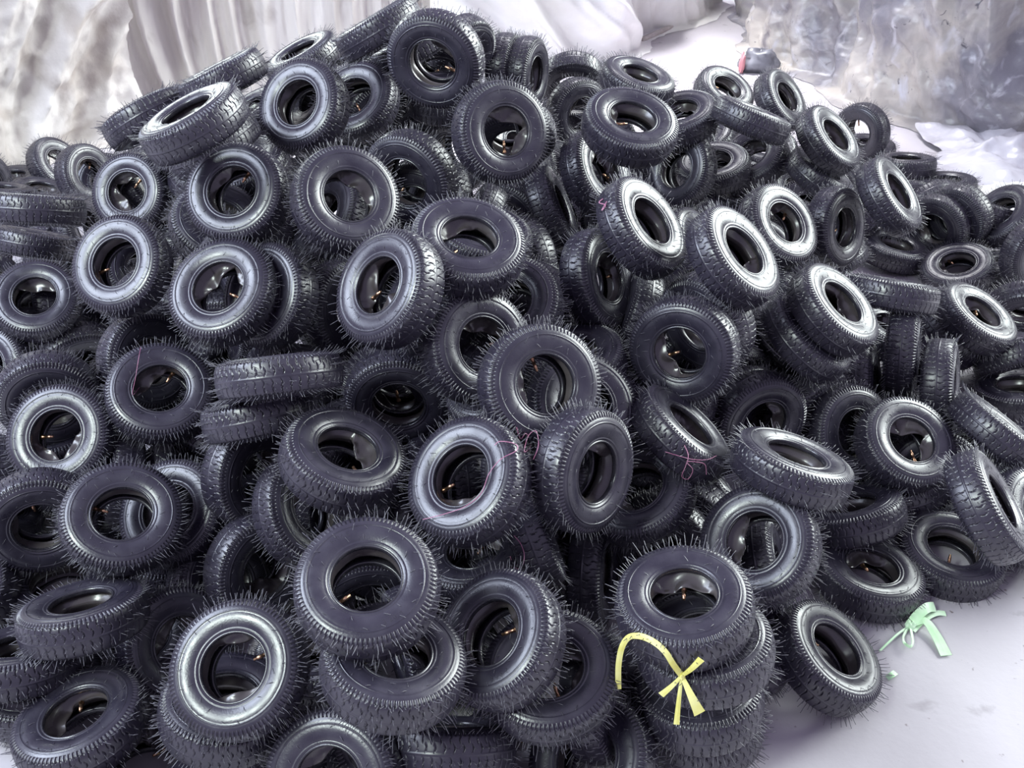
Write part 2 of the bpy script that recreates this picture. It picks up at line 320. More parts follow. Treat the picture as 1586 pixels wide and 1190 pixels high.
# ---------------------------------------------------------------- the tires: centre, axle direction, valve direction, tube, whiskers, figures, ovality, label
TIRES = [
 ((-0.209, 2.699, 1.052), (-0.226, -0.973, -0.050), (0.87, -0.18, -0.45), 2, 2, 0, 1.015, 'black tire standing at the very top of the heap, face forward, hole dark'),
 ((-0.030, 2.496, 0.919), (0.433, -0.800, 0.415), (0.18, -0.38, -0.91), 3, 0, 1, 1.000, 'large black tire just below and right of the topmost tire, facing forward'),
 ((-0.576, 2.642, 0.937), (-0.374, -0.672, 0.639), (0.83, 0.06, 0.55), 10, 0, 0, 0.975, 'bluish-grey shiny tire left of and below the topmost tire, tread showing on its right'),
 ((-0.758, 2.250, 1.034), (-0.385, -0.049, 0.922), (-0.57, 0.80, -0.20), 15, 2, 0, 1.000, 'tire seen edge-on with a thin glaring white face at the upper left of the heap'),
 ((-1.097, 2.839, 0.834), (0.490, -0.269, -0.829), (-0.87, -0.04, -0.50), 1, 1, 0, 1.000, 'tread-on tire leaning behind the thin white-faced tire, against the left end of the curtain'),
 ((-0.840, 2.818, 0.960), (-0.416, 0.116, 0.902), (0.62, 0.76, 0.19), 10, 2, 0, 0.975, 'edge-on tire with ribbed tread toward us, above the thin white-faced tire'),
 ((-0.704, 3.308, 0.870), (-0.402, -0.053, 0.914), (0.35, -0.93, 0.10), 0, 0, 0, 1.000, 'tire with a thin pale face peeping over the bluish-grey tire below the peak'),
 ((-0.384, 2.889, 1.081), (-0.484, 0.143, 0.864), (0.70, 0.66, 0.28), 1, 1, 0, 0.985, "edge-on slanting tire on the skyline, its tread right against the topmost tire's left"),
 ((-0.315, 3.098, 0.973), (-0.482, 0.102, 0.870), (0.87, 0.17, 0.46), 5, 2, 0, 1.000, 'tire mostly hidden behind the left side of the topmost tire'),
 ((-0.479, 2.948, 0.846), (-0.303, -0.601, 0.740), (0.39, -0.79, -0.48), 1, 1, 0, 0.985, 'half-hidden tire with a blue gleam, right of the bluish-grey tire and under the peak'),
 ((-0.453, 3.116, 0.757), (0.609, -0.746, -0.270), (0.66, 0.67, -0.34), 13, 0, 0, 0.985, 'dark tire in shadow under the gap between the bluish-grey tire and the topmost tire'),
 ((-0.216, 3.120, 0.801), (0.046, -0.118, 0.992), (0.77, -0.63, -0.11), 2, 2, 0, 1.000, 'tire whose grey tread band shows directly beneath the topmost tire'),
 ((0.057, 3.608, 0.729), (0.920, -0.389, 0.040), (-0.36, -0.80, 0.48), 12, 1, 0, 0.985, 'upright narrow-looking tire right of the peak, the right one of a standing pair'),
 ((-0.026, 3.625, 0.738), (0.955, -0.296, 0.006), (-0.29, -0.92, 0.25), 12, 1, 0, 1.000, 'upright tire of the standing pair right of the peak, its tread toward the peak'),
 ((0.240, 3.859, 0.623), (-0.036, -0.873, -0.486), (0.90, 0.18, -0.39), 0, 1, 0, 0.975, 'dark tire on the skyline between the standing pair and the flat pale tire'),
 ((0.256, 3.704, 0.550), (0.506, -0.858, 0.094), (0.84, 0.47, -0.26), 13, 2, 0, 1.000, 'blue-grey tire tucked behind the left edge of the big tilted tire right of the peak'),
 ((0.324, 2.589, 0.901), (0.160, -0.322, 0.933), (-0.98, 0.01, 0.17), 1, 2, 1, 1.000, 'big oval-looking tilted tire right of the peak, facing up, in front of a pale one'),
 ((0.443, 3.420, 0.758), (0.245, -0.125, 0.962), (-0.86, -0.49, 0.16), 1, 1, 0, 0.985, 'flat-lying pale tire on the skyline in front of the bare aisle floor'),
 ((0.594, 3.333, 0.658), (-0.277, -0.173, 0.945), (-0.81, 0.57, -0.13), 15, 1, 0, 1.000, 'pale-rimmed tire directly behind the right edge of the big tilted tire'),
 ((0.893, 4.054, 0.509), (0.344, -0.364, 0.866), (-0.85, 0.27, 0.45), 2, 0, 0, 0.975, 'round tilted tire on the skyline left of the dark bag, a tread-on tire before it'),
 ((0.810, 3.202, 0.699), (0.353, 0.175, 0.919), (0.92, 0.11, -0.37), 10, 2, 0, 1.015, 'tire seen tread-on, slanting down to the right in front of the skyline tires'),
 ((1.094, 3.897, 0.530), (0.622, -0.418, 0.662), (-0.50, -0.86, -0.08), 11, 2, 0, 1.015, 'skyline tire turned to the right, directly beyond the slanting tread-on tire at the back'),
 ((1.124, 3.319, 0.582), (0.565, -0.339, 0.752), (0.82, 0.19, -0.53), 12, 0, 0, 1.000, 'upright bright-faced tire near the right plastic sheet, its tread to the left'),
 ((1.627, 4.370, 0.223), (-0.755, -0.654, 0.035), (-0.26, 0.35, 0.90), 2, 0, 0, 1.000, 'dark hollow tire just right of and behind the bright-faced one near the plastic sheet'),
 ((1.214, 2.901, 0.554), (0.642, -0.315, 0.699), (0.75, 0.43, -0.50), 15, 1, 0, 1.000, 'standing tire turned right, tread broad on its left, below the dark hollow tire'),
 ((1.840, 4.300, 0.088), (-0.024, 0.188, 0.982), (-0.33, -0.93, 0.17), 15, 1, 0, 0.975, 'small-looking dark tire lying flat on the floor at the foot of the right plastic sheet'),
 ((1.983, 4.148, 0.046), (-0.105, 0.125, 0.987), (0.17, 0.98, -0.11), 11, 2, 0, 1.000, 'flat tire lying apart beside the grey plastic film at the right'),
 ((-1.832, 3.922, 0.197), (0.865, -0.366, 0.344), (0.13, 0.82, 0.55), 2, 0, 0, 1.015, 'hollow tire with a blue gleam at the left skyline, right one of two'),
 ((-2.130, 4.292, 0.089), (0.795, -0.226, 0.562), (0.35, 0.93, -0.12), 13, 1, 0, 0.985, 'hollow tire with a white gleam at the left skyline, left one of two'),
 ((-1.252, 2.981, 0.530), (-0.190, -0.794, 0.577), (0.53, 0.41, 0.74), 3, 1, 0, 1.000, 'pale tire at the left with a brass valve, directly above the round bluish ring tire'),
 ((-1.023, 2.263, 0.643), (-0.191, -0.679, 0.708), (-0.96, -0.03, -0.29), 0, 2, 0, 0.975, 'bluish tire with an empty round black hole, facing forward high on the left side'),
 ((-1.484, 2.631, 0.324), (0.168, -0.506, 0.846), (0.91, 0.42, 0.07), 12, 1, 0, 0.975, 'dark round tire at the left edge of the picture, facing forward, at upper mid height'),
 ((-0.698, 2.053, 0.683), (-0.146, -0.573, 0.806), (0.91, -0.40, -0.12), 3, 0, 0, 0.975, 'bluish tire with pale slack tube and bright valve, right of the round empty-holed one'),
 ((-0.688, 2.271, 0.841), (-0.224, -0.698, 0.680), (0.42, 0.56, 0.71), 5, 2, 0, 0.975, 'grey tire tilted upward between the bluish-grey tire and the one with the pale slack tube'),
 ((-0.408, 2.199, 0.858), (0.447, -0.609, 0.655), (0.53, 0.77, 0.36), 11, 1, 0, 1.015, 'large brownish-black tire facing forward below the peak, thin ring line on its side'),
 ((-0.102, 1.987, 0.839), (0.180, -0.312, 0.933), (-0.70, -0.71, -0.10), 5, 1, 1, 1.000, 'wide oval dark tire with an orange valve stem, upper middle of the heap'),
 ((-0.268, 1.853, 0.805), (-0.605, -0.518, 0.605), (-0.78, 0.22, -0.59), 4, 2, 0, 1.015, 'bright grey-blue tire with a crumpled tube folded across its hole, middle of the heap'),
 ((-0.083, 1.859, 0.652), (0.562, -0.639, 0.526), (0.81, 0.56, -0.19), 2, 1, 0, 1.015, 'tire with a gleaming inner side, half covered by the forward-facing dark tire at center'),
 ((0.059, 1.698, 0.657), (0.373, -0.696, 0.613), (-0.28, 0.54, 0.79), 2, 1, 0, 0.985, 'dark forward-facing tire in the very middle of the heap'),
 ((0.226, 2.244, 0.615), (0.793, -0.443, 0.417), (0.57, 0.77, -0.27), 2, 2, 0, 1.000, 'tire turned right in shadow, broad tread on its left, right of the wide oval tire'),
 ((0.330, 2.247, 0.761), (0.638, -0.307, 0.706), (-0.64, -0.73, 0.26), 12, 1, 0, 0.975, 'glaring white-faced tire, the upper left one of the bright tires right of center'),
 ((0.544, 2.131, 0.737), (0.602, -0.315, 0.734), (-0.30, -0.94, -0.16), 2, 1, 0, 0.985, 'glaring white-faced tire lying to the right of the one marked by pink thread'),
 ((0.818, 2.721, 0.535), (0.465, -0.539, 0.703), (0.50, 0.81, 0.29), 2, 2, 0, 0.975, 'bright oval tire with a dark round hole, above and right of two glaring ones'),
 ((1.077, 2.942, 0.428), (0.653, -0.695, 0.301), (-0.60, -0.72, -0.36), 1, 2, 0, 0.975, 'upright narrow oval tire with grey rim, right of the bright oval tire'),
 ((0.845, 2.203, 0.546), (0.521, -0.245, 0.818), (0.47, -0.72, -0.52), 2, 2, 0, 1.000, 'most glaring white-faced tire with another tire lying parallel under it, right half'),
 ((0.790, 2.204, 0.459), (0.568, -0.132, 0.812), (-0.74, -0.51, 0.44), 11, 1, 0, 0.975, 'tire lying parallel underneath the most glaring tire, only its tread band showing'),
 ((1.536, 3.499, 0.053), (0.131, -0.016, 0.991), (-0.39, -0.92, 0.04), 0, 2, 0, 0.975, 'low tilted tire right of the upright narrow oval one, its face a thin pale sliver'),
 ((1.705, 3.543, 0.141), (-0.773, -0.626, -0.102), (0.48, -0.48, -0.73), 15, 1, 0, 0.985, 'hollow dark tire behind the flat wide one near the right edge'),
 ((1.719, 3.313, 0.068), (-0.343, -0.131, 0.930), (-0.19, 0.98, 0.07), 2, 0, 0, 1.000, 'wide dish-like tire lying face up near the right edge, beside the white sheet'),
 ((1.115, 2.486, 0.431), (0.159, 0.403, 0.901), (0.96, -0.28, -0.04), 3, 0, 0, 1.000, 'long dark tread band slanting below the low tilted tire, right side'),
 ((1.481, 2.660, 0.243), (0.375, -0.221, 0.900), (0.37, 0.93, 0.07), 1, 0, 0, 0.975, 'bright-faced tire near the right edge, below the wide dish-like tire'),
 ((1.146, 2.383, 0.298), (0.908, -0.383, 0.171), (0.40, 0.91, -0.11), 11, 0, 0, 1.000, 'tire standing upright and seen tread-on, directly right of the most glaring tire'),
 ((1.238, 2.293, 0.242), (0.877, -0.413, 0.245), (-0.13, -0.70, -0.71), 11, 2, 0, 1.000, 'tire standing upright and seen tread-on, lower right of another such upright one'),
 ((1.442, 2.730, 0.144), (0.634, -0.059, 0.771), (-0.53, -0.76, 0.37), 12, 2, 0, 1.000, 'tire seen as a bright slanting shoulder line between an upright tread and a glaring tire'),
 ((1.646, 2.634, 0.107), (0.197, -0.728, -0.657), (-0.57, -0.63, 0.53), 1, 1, 0, 1.000, 'tire at the right edge showing its tread, on top of a flat one'),
 ((1.621, 2.525, 0.041), (-0.149, 0.183, 0.972), (-0.64, -0.77, 0.05), 2, 0, 0, 1.015, 'flat tire at the right edge with a blue gleam inside, under a tread-on tire'),
 ((1.827, 2.961, 0.108), (-0.218, -0.836, -0.503), (0.01, 0.51, -0.86), 10, 1, 0, 1.000, 'tire cut by the right edge behind the bright-faced one, its dark face arched'),
 ((1.944, 3.371, 0.039), (-0.050, 0.175, 0.983), (-0.49, -0.86, 0.13), 15, 2, 0, 0.985, 'dark flat tire between the cardboard and the wide dish-like tire'),
 ((1.939, 3.224, 0.186), (0.324, -0.930, 0.172), (0.94, 0.34, 0.07), 11, 2, 0, 1.015, 'ribbed tire cut by the right edge beside the white sheet'),
 ((1.787, 3.554, 0.181), (-0.800, -0.569, -0.193), (-0.13, 0.48, -0.87), 11, 1, 0, 1.015, 'tire whose whiskered tread borders the white sheet, behind the hollow dark tire'),
 ((0.420, 1.984, 0.564), (-0.465, -0.855, 0.229), (-0.78, 0.28, -0.56), 1, 0, 1, 1.015, 'large grey ring tire facing forward, right of center, with pale inner ring'),
 ((0.502, 2.136, 0.551), (-0.762, -0.645, -0.056), (0.65, -0.76, -0.11), 10, 1, 0, 1.015, 'tire whose blocky tread shows along the right of the large grey ring tire'),
 ((0.777, 2.376, 0.346), (-0.739, -0.316, -0.595), (-0.14, -0.79, 0.59), 15, 2, 0, 1.015, 'smooth-sided tire slanting down behind the large grey ring tire toward the right'),
 ((0.399, 1.809, 0.437), (0.605, 0.079, 0.792), (-0.38, -0.84, 0.38), 3, 1, 0, 0.985, 'tilted tire tangled in pink thread, its face up to the right'),
 ((0.151, 1.561, 0.537), (0.733, -0.615, 0.292), (-0.67, -0.57, 0.48), 5, 1, 0, 1.000, 'large dark upright tire turned left, a brass valve across its hole, center right'),
 ((0.300, 1.721, 0.332), (-0.349, -0.288, 0.892), (-0.65, 0.76, -0.01), 2, 1, 0, 0.975, 'tire behind the large dark upright one, its right half showing'),
 ((0.629, 1.681, 0.443), (0.261, 0.222, 0.940), (-0.27, -0.92, 0.29), 10, 1, 0, 0.975, 'low oval tire with a bright thin face, tread toward us, right of the pink-threaded tire'),
 ((0.664, 2.093, 0.272), (0.300, -0.937, 0.178), (0.90, 0.34, 0.26), 11, 0, 0, 1.015, 'dark tire above and behind the low oval bright-faced one'),
 ((0.942, 2.142, 0.183), (0.344, -0.760, 0.551), (0.92, 0.39, -0.04), 11, 0, 0, 0.975, 'tire with a blue crescent gleam, covered on its right by a round pale-ringed tire'),
 ((1.049, 2.026, 0.233), (0.200, -0.455, 0.868), (0.36, -0.79, -0.50), 3, 2, 0, 0.985, 'round tire with a pale inner ring and folded tube, at right between two darker ones'),
 ((1.099, 1.672, 0.332), (0.741, -0.179, 0.648), (-0.40, -0.89, 0.21), 3, 0, 0, 0.975, 'tire propped on edge at the right border, its tread toward the heap'),
 ((1.136, 1.806, 0.044), (0.018, -0.113, 0.993), (-0.39, -0.91, -0.10), 1, 1, 0, 0.985, 'tire on the floor at right, cut by the one standing on edge'),
 ((0.895, 1.884, 0.108), (-0.288, 0.410, 0.865), (-0.78, 0.43, -0.46), 13, 2, 0, 1.000, 'tire wedged level under the low oval bright-faced one, blocky tread below'),
 ((0.903, 1.731, 0.043), (0.098, 0.028, 0.995), (-0.11, 0.99, -0.02), 1, 1, 0, 0.985, 'tire at the floor edge above the green tape, with a bright lower rim'),
 ((0.712, 1.442, 0.086), (0.478, -0.092, 0.874), (-0.76, 0.45, 0.46), 2, 2, 0, 0.985, 'tire leaning on the bare floor, the lowest one right of the taped stack'),
 ((0.547, 1.548, 0.332), (-0.517, -0.386, 0.764), (0.01, 0.89, 0.45), 12, 1, 0, 1.015, 'large dull dark tire directly behind the top of the taped stack'),
 ((0.330, 1.276, 0.437), (-0.122, 0.022, 0.992), (0.14, 0.99, -0.00), 1, 1, 1, 1.015, 'top tire of the stack tied with yellow tape, pale tube and valve in its hole'),
 ((0.375, 1.253, 0.345), (-0.157, 0.128, 0.979), (-0.96, -0.24, -0.12), 0, 2, 0, 1.000, 'second tire from the top in the stack tied with yellow tape'),
 ((0.385, 1.264, 0.176), (-0.104, 0.218, 0.970), (0.96, -0.23, 0.15), 3, 2, 0, 0.975, 'third tire from the top in the stack tied with yellow tape'),
 ((0.076, 1.223, 0.297), (-0.103, -0.207, 0.973), (0.29, -0.94, -0.17), 3, 1, 1, 0.975, 'tire directly left of the taped stack, with a valve low in its hole'),
 ((-0.022, 1.243, 0.382), (-0.526, -0.238, 0.816), (0.82, 0.12, 0.56), 1, 1, 1, 0.975, 'big dark tire leaning left, its blocky tread right, second left of the taped stack'),
 ((-0.217, 1.158, 0.410), (0.178, 0.075, 0.981), (0.29, 0.95, -0.13), 2, 1, 0, 1.000, 'dark tire facing up whose top is covered by the big round one low at center'),
 ((-0.265, 1.240, 0.526), (0.038, -0.278, 0.960), (-0.82, -0.56, -0.13), 0, 2, 1, 0.985, 'big round tire low at center left, raised size figures below its hole'),
 ((-0.528, 1.223, 0.317), (-0.113, -0.532, 0.839), (0.87, 0.36, 0.34), 5, 1, 0, 1.000, 'tire with a glaring white ring face in the lower left, the brightest in front'),
 ((-0.580, 1.233, 0.180), (0.144, 0.160, 0.977), (0.59, -0.81, 0.05), 5, 1, 0, 1.015, 'tire lying directly beneath the glaring white ring tire at the lower left'),
 ((-0.889, 1.236, 0.126), (-0.144, 0.097, 0.985), (-0.37, 0.92, -0.14), 2, 2, 0, 1.000, 'blue-rimmed oval tire in the bottom left corner'),
 ((-0.924, 1.425, 0.239), (-0.104, 0.386, 0.917), (0.76, -0.57, 0.32), 11, 0, 0, 1.000, 'tilted tire near the left edge whose blocky tread faces us, above a cut-off one'),
 ((-1.070, 1.380, 0.147), (-0.011, 0.446, 0.895), (-0.60, 0.71, -0.36), 10, 1, 0, 1.000, 'flat tire cut off by the left edge, just above the blue-rimmed corner tire'),
 ((-0.768, 1.475, 0.083), (0.643, -0.420, 0.641), (0.76, 0.42, -0.49), 13, 0, 0, 1.000, 'tire hidden behind the left of the glaring white ring tire'),
 ((-0.719, 1.672, 0.071), (0.741, -0.346, 0.575), (-0.59, 0.08, 0.81), 0, 0, 0, 0.985, 'dark whiskered tire above left of the glaring white ring tire'),
 ((-0.607, 1.651, 0.157), (0.738, -0.613, 0.282), (-0.16, 0.25, 0.96), 13, 2, 0, 1.000, 'dark tire between the glaring white ring tire and the big round one'),
 ((-0.888, 1.635, 0.328), (0.266, -0.396, 0.879), (-0.93, 0.14, 0.34), 0, 0, 1, 1.015, 'round dark tire facing forward low on the left, with a soft pale inner sheen'),
 ((-0.820, 1.753, 0.236), (-0.184, -0.551, 0.814), (0.35, -0.81, -0.47), 15, 1, 0, 1.000, 'tire showing as a dark crescent right behind the round dark tire low on the left'),
 ((-1.149, 1.746, 0.222), (0.375, -0.915, 0.146), (-0.20, 0.07, 0.98), 5, 2, 0, 1.000, 'tire at the left edge overlapped on its right by the round dark one'),
 ((-1.129, 1.919, 0.343), (-0.059, -0.691, 0.720), (-1.00, 0.05, -0.04), 3, 0, 0, 1.000, 'tire near the left edge with a shiny tube and strip across its hole'),
 ((-1.221, 2.077, 0.348), (0.362, -0.932, 0.022), (-0.89, -0.35, -0.28), 2, 1, 0, 0.975, 'tire showing only a top crescent above the one with the strip across its hole'),
 ((-0.895, 2.009, 0.413), (0.245, -0.479, 0.843), (0.31, 0.86, 0.40), 2, 0, 0, 1.000, 'tire with a faint pink thread across its face, left of the two tread bands'),
 ((-1.015, 2.238, 0.360), (0.757, -0.549, 0.355), (-0.22, 0.30, 0.93), 1, 2, 0, 1.015, 'tire arching behind the top of the one with the faint pink thread'),
 ((-1.406, 2.616, 0.123), (0.569, -0.764, -0.304), (-0.43, 0.04, -0.90), 15, 0, 0, 0.985, 'dark hollow tire left of and behind the one with the faint pink thread'),
 ((-0.502, 1.724, 0.662), (-0.117, 0.548, 0.828), (0.99, 0.05, 0.10), 11, 1, 0, 1.015, 'tire lying on its side with tread toward us, upper of two bands left of center'),
 ((-0.573, 1.768, 0.524), (-0.203, 0.490, 0.848), (0.98, 0.11, 0.17), 1, 1, 0, 0.975, 'tire lying on its side with tread toward us, lower of two bands left of center'),
 ((-0.357, 1.587, 0.543), (0.378, -0.030, 0.925), (0.64, -0.71, -0.28), 2, 2, 0, 0.985, 'dark oval tire tilted toward us, just below the two tread bands'),
 ((-0.284, 1.973, 0.427), (0.077, -0.997, 0.026), (0.77, 0.04, -0.63), 10, 0, 0, 1.015, 'tire half hidden above the dark oval one, its round rim gleaming'),
 ((-0.087, 1.500, 0.558), (-0.454, -0.390, 0.801), (-0.88, 0.06, -0.47), 2, 1, 1, 0.975, 'light blue-grey tire with a pink thread across its face, below center'),
 ((-0.634, 1.813, 0.306), (0.817, -0.515, 0.261), (0.29, -0.02, -0.96), 2, 0, 0, 1.015, 'dark tire with a valve gleam, left of and behind the dark oval one'),
 ((-0.474, 1.667, 0.329), (0.739, -0.324, 0.591), (0.67, 0.43, -0.60), 13, 0, 0, 0.975, 'tire seen as a ribbed crescent between the dark oval tire and the big round one'),
 ((0.040, 1.571, 0.351), (0.935, 0.190, 0.300), (-0.35, 0.54, 0.77), 1, 0, 0, 0.975, 'slanting tire seen tread-on, below right of the light blue-grey tire'),
 ((-0.081, 1.638, 0.197), (-0.236, 0.018, 0.972), (0.32, 0.95, 0.06), 1, 1, 0, 0.985, 'dusty dark tire under the light blue-grey one'),
 ((0.196, 1.667, 0.131), (0.957, -0.246, 0.151), (0.29, 0.87, -0.40), 12, 2, 0, 0.985, 'tire seen as an upright shiny tread strip below the large upright one'),
 ((-0.335, 1.076, 0.180), (-0.228, -0.637, 0.737), (0.27, 0.68, 0.68), 13, 1, 0, 0.985, 'tire cut by the bottom edge with a pale rim, left of center'),
 ((-0.122, 1.167, 0.155), (0.014, 0.743, 0.669), (-0.01, 0.67, -0.74), 3, 1, 0, 1.015, 'tire at the bottom edge seen tread-on with long whiskers, below the up-facing dark one'),
 ((0.161, 1.149, 0.118), (-0.449, -0.262, 0.854), (0.84, -0.44, 0.31), 15, 0, 0, 0.975, 'dark tire at the bottom edge just left of the taped stack'),
 ((-1.331, 1.627, 0.077), (-0.209, -0.405, 0.890), (0.91, -0.42, 0.02), 10, 0, 0, 1.000, 'tire almost wholly cut off by the left edge, low down'),
 ((-0.604, 2.109, 0.641), (-0.500, -0.636, 0.588), (0.83, -0.55, 0.11), 3, 1, 0, 1.000, 'dark tire right behind the one with the pale slack tube'),
 ((-0.447, 2.265, 0.517), (0.745, -0.622, 0.242), (-0.64, -0.76, 0.02), 2, 2, 0, 0.975, 'dark tire showing left of and below the one with the crumpled tube'),
 ((0.123, 2.768, 0.573), (0.907, -0.038, 0.419), (-0.14, -0.97, 0.22), 13, 0, 0, 1.000, 'narrow tread-on tire in shadow left of the tire with red thread knot'),
 ((0.255, 2.767, 0.692), (0.704, -0.437, 0.560), (0.71, 0.47, -0.53), 3, 1, 0, 1.000, 'tire facing right with a red thread knot at its edge, below the big tilted one'),
 ((0.601, 3.251, 0.497), (-0.690, -0.582, 0.429), (-0.66, 0.75, -0.04), 10, 0, 0, 0.985, 'dark hollow tire right below the big tilted one'),
 ((0.738, 3.368, 0.458), (-0.192, -0.174, 0.966), (-0.13, 0.98, 0.15), 10, 0, 0, 0.985, 'tire seen as a white crescent right of the dark hollow one below the skyline'),
 ((0.902, 3.444, 0.462), (-0.553, -0.285, 0.783), (0.83, -0.11, 0.55), 12, 0, 0, 1.000, 'dark hollow tire under the slanting tread-on tire at the back'),
 ((1.207, 3.922, 0.108), (0.536, -0.483, 0.692), (-0.45, 0.53, 0.72), 3, 0, 0, 1.000, 'tire peeping out above the bright oval one with the dark round hole'),
 ((1.116, 3.316, 0.449), (0.498, -0.055, 0.865), (0.32, 0.94, -0.13), 12, 2, 0, 1.000, 'dark tire under the upright bright-faced one near the plastic sheet'),
 ((-1.375, 2.581, 0.657), (0.056, 0.443, 0.895), (-0.78, 0.58, -0.24), 11, 2, 0, 1.000, 'flat tire at the left edge with an even tread band and bright top line'),
 ((-2.167, 3.821, 0.151), (0.126, 0.301, 0.945), (-0.68, 0.72, -0.14), 0, 2, 0, 0.985, 'flat tire with a white sliver of face at the left edge skyline'),
 ((-2.113, 4.040, 0.057), (0.242, 0.127, 0.962), (-0.51, 0.86, 0.02), 11, 1, 0, 1.000, 'low dark tire at the left skyline behind the white sliver'),
 ((-1.645, 3.000, 0.339), (0.185, 0.454, 0.872), (-0.90, 0.44, -0.04), 13, 0, 0, 1.000, 'flat tire at the left edge, its tread band below that of another flat one'),
 ((-1.657, 3.391, 0.204), (0.959, -0.115, 0.259), (-0.25, 0.05, 0.97), 0, 1, 0, 0.985, 'small visible half of a tire between the flat ones and the round bluish ring tire'),
 ((-0.798, 2.486, 0.893), (-0.435, 0.073, 0.898), (0.90, 0.01, 0.44), 10, 2, 0, 0.975, 'tire lying parallel beneath the thin white-faced one at the upper left'),
 ((-0.831, 3.048, 0.765), (-0.435, -0.096, 0.895), (0.35, -0.93, 0.07), 10, 2, 0, 1.015, 'little visible piece of tread between the thin white-faced and the bluish-grey tire'),
 ((-0.276, 2.502, 0.786), (-0.428, -0.901, 0.071), (-0.56, 0.20, -0.81), 0, 0, 0, 0.975, 'brownish dark tire behind the right side of the large brownish-black one below the peak'),
 ((-0.869, 1.766, 0.061), (0.114, 0.199, 0.974), (0.80, -0.59, 0.03), 13, 0, 0, 1.000, 'dark tire under the dark crescent tire, low on the left side'),
 ((1.307, 2.075, 0.240), (0.573, 0.168, 0.802), (-0.82, 0.11, 0.56), 10, 1, 0, 0.975, 'slanting tread-on tire above the one propped on edge at the right border'),
 ((1.040, 2.357, 0.189), (0.890, -0.369, 0.269), (-0.43, -0.88, 0.21), 0, 0, 0, 1.000, 'dark tread between the upright tread-on tires and the round pale-ringed tire'),
 ((-1.614, 2.494, 0.159), (-0.200, -0.735, 0.648), (-0.41, 0.66, 0.62), 13, 0, 0, 1.000, 'tire cut by the left edge at mid height, only its right rim in view'),
 ((0.401, 1.281, 0.063), (-0.062, 0.237, 0.970), (0.87, 0.50, -0.07), 10, 0, 0, 1.015, 'lowest tire of the stack tied with yellow tape, on the floor'),
 ((0.002, 2.873, 0.771), (0.069, -0.870, -0.489), (0.76, 0.36, -0.54), 1, 1, 0, 1.015, 'tire seen only through and around the hole of the tire right below the topmost'),
 ((-0.238, 3.293, 0.860), (-0.054, -0.856, -0.515), (-0.52, 0.46, -0.72), 3, 1, 0, 1.015, 'tire seen only through the hole of the topmost tire'),
 ((-1.056, 1.386, 0.051), (0.100, 0.102, 0.990), (-0.78, 0.63, 0.01), 0, 1, 0, 0.975, 'dark tire under the blue-rimmed corner tire at the bottom left'),
 ((-0.753, 1.199, 0.051), (0.142, 0.190, 0.972), (0.46, 0.86, -0.23), 1, 0, 0, 0.985, 'tire low under the left of the glaring white ring tire at the bottom edge'),
 ((-0.453, 1.280, 0.019), (0.014, 0.006, 1.000), (-0.99, -0.13, 0.01), 2, 1, 0, 1.000, 'dark tire under the one cut by the bottom edge left of center'),
 ((-0.247, 1.199, 0.063), (0.281, 0.088, 0.956), (0.71, -0.68, -0.15), 10, 2, 0, 1.000, 'dark tire deep under the whiskered tread at the bottom edge'),
 ((0.011, 1.226, 0.024), (-0.007, -0.007, 1.000), (0.28, 0.96, 0.01), 5, 1, 0, 1.000, 'dark tire between the whiskered bottom tread and the dark bottom tire'),
 ((1.771, 4.621, 0.037), (-0.020, -0.023, 1.000), (-1.00, -0.06, -0.02), 11, 0, 0, 0.985, 'tire glimpsed through the dark hollow tire near the right plastic sheet'),
 ((0.260, 3.914, 0.487), (-0.001, -0.114, 0.994), (0.48, 0.87, 0.10), 10, 1, 0, 0.975, 'tire glimpsed through the hole of the dark skyline tire beside the standing pair'),
 ((-0.886, 1.540, -0.007), (0.001, -0.010, 1.000), (-0.29, 0.96, 0.01), 15, 1, 0, 1.000, 'dark tire deep between the left cut-off flat tire and the glaring white ring tire'),
 ((0.188, 1.277, 0.158), (0.861, -0.303, 0.409), (-0.50, -0.34, 0.80), 13, 2, 0, 1.000, 'dark tire filling the gap between the taped stack and the tire at its left'),
 ((1.219, 2.659, 0.186), (0.244, -0.054, 0.968), (0.24, 0.97, -0.01), 13, 1, 0, 1.015, 'dark tire in the gap between the most glaring tire and the upright tread-on ones'),
 ((-1.139, 1.702, 0.029), (0.037, 0.026, 0.999), (0.74, -0.68, -0.01), 10, 0, 0, 0.985, 'dark tire in shadow under the one with the strip across its hole'),
 ((-0.443, 1.422, 0.081), (0.156, 0.365, 0.918), (-0.94, -0.22, 0.25), 12, 0, 0, 1.015, 'dark tire in the gap between the glaring white ring tire and the up-facing dark one'),
]
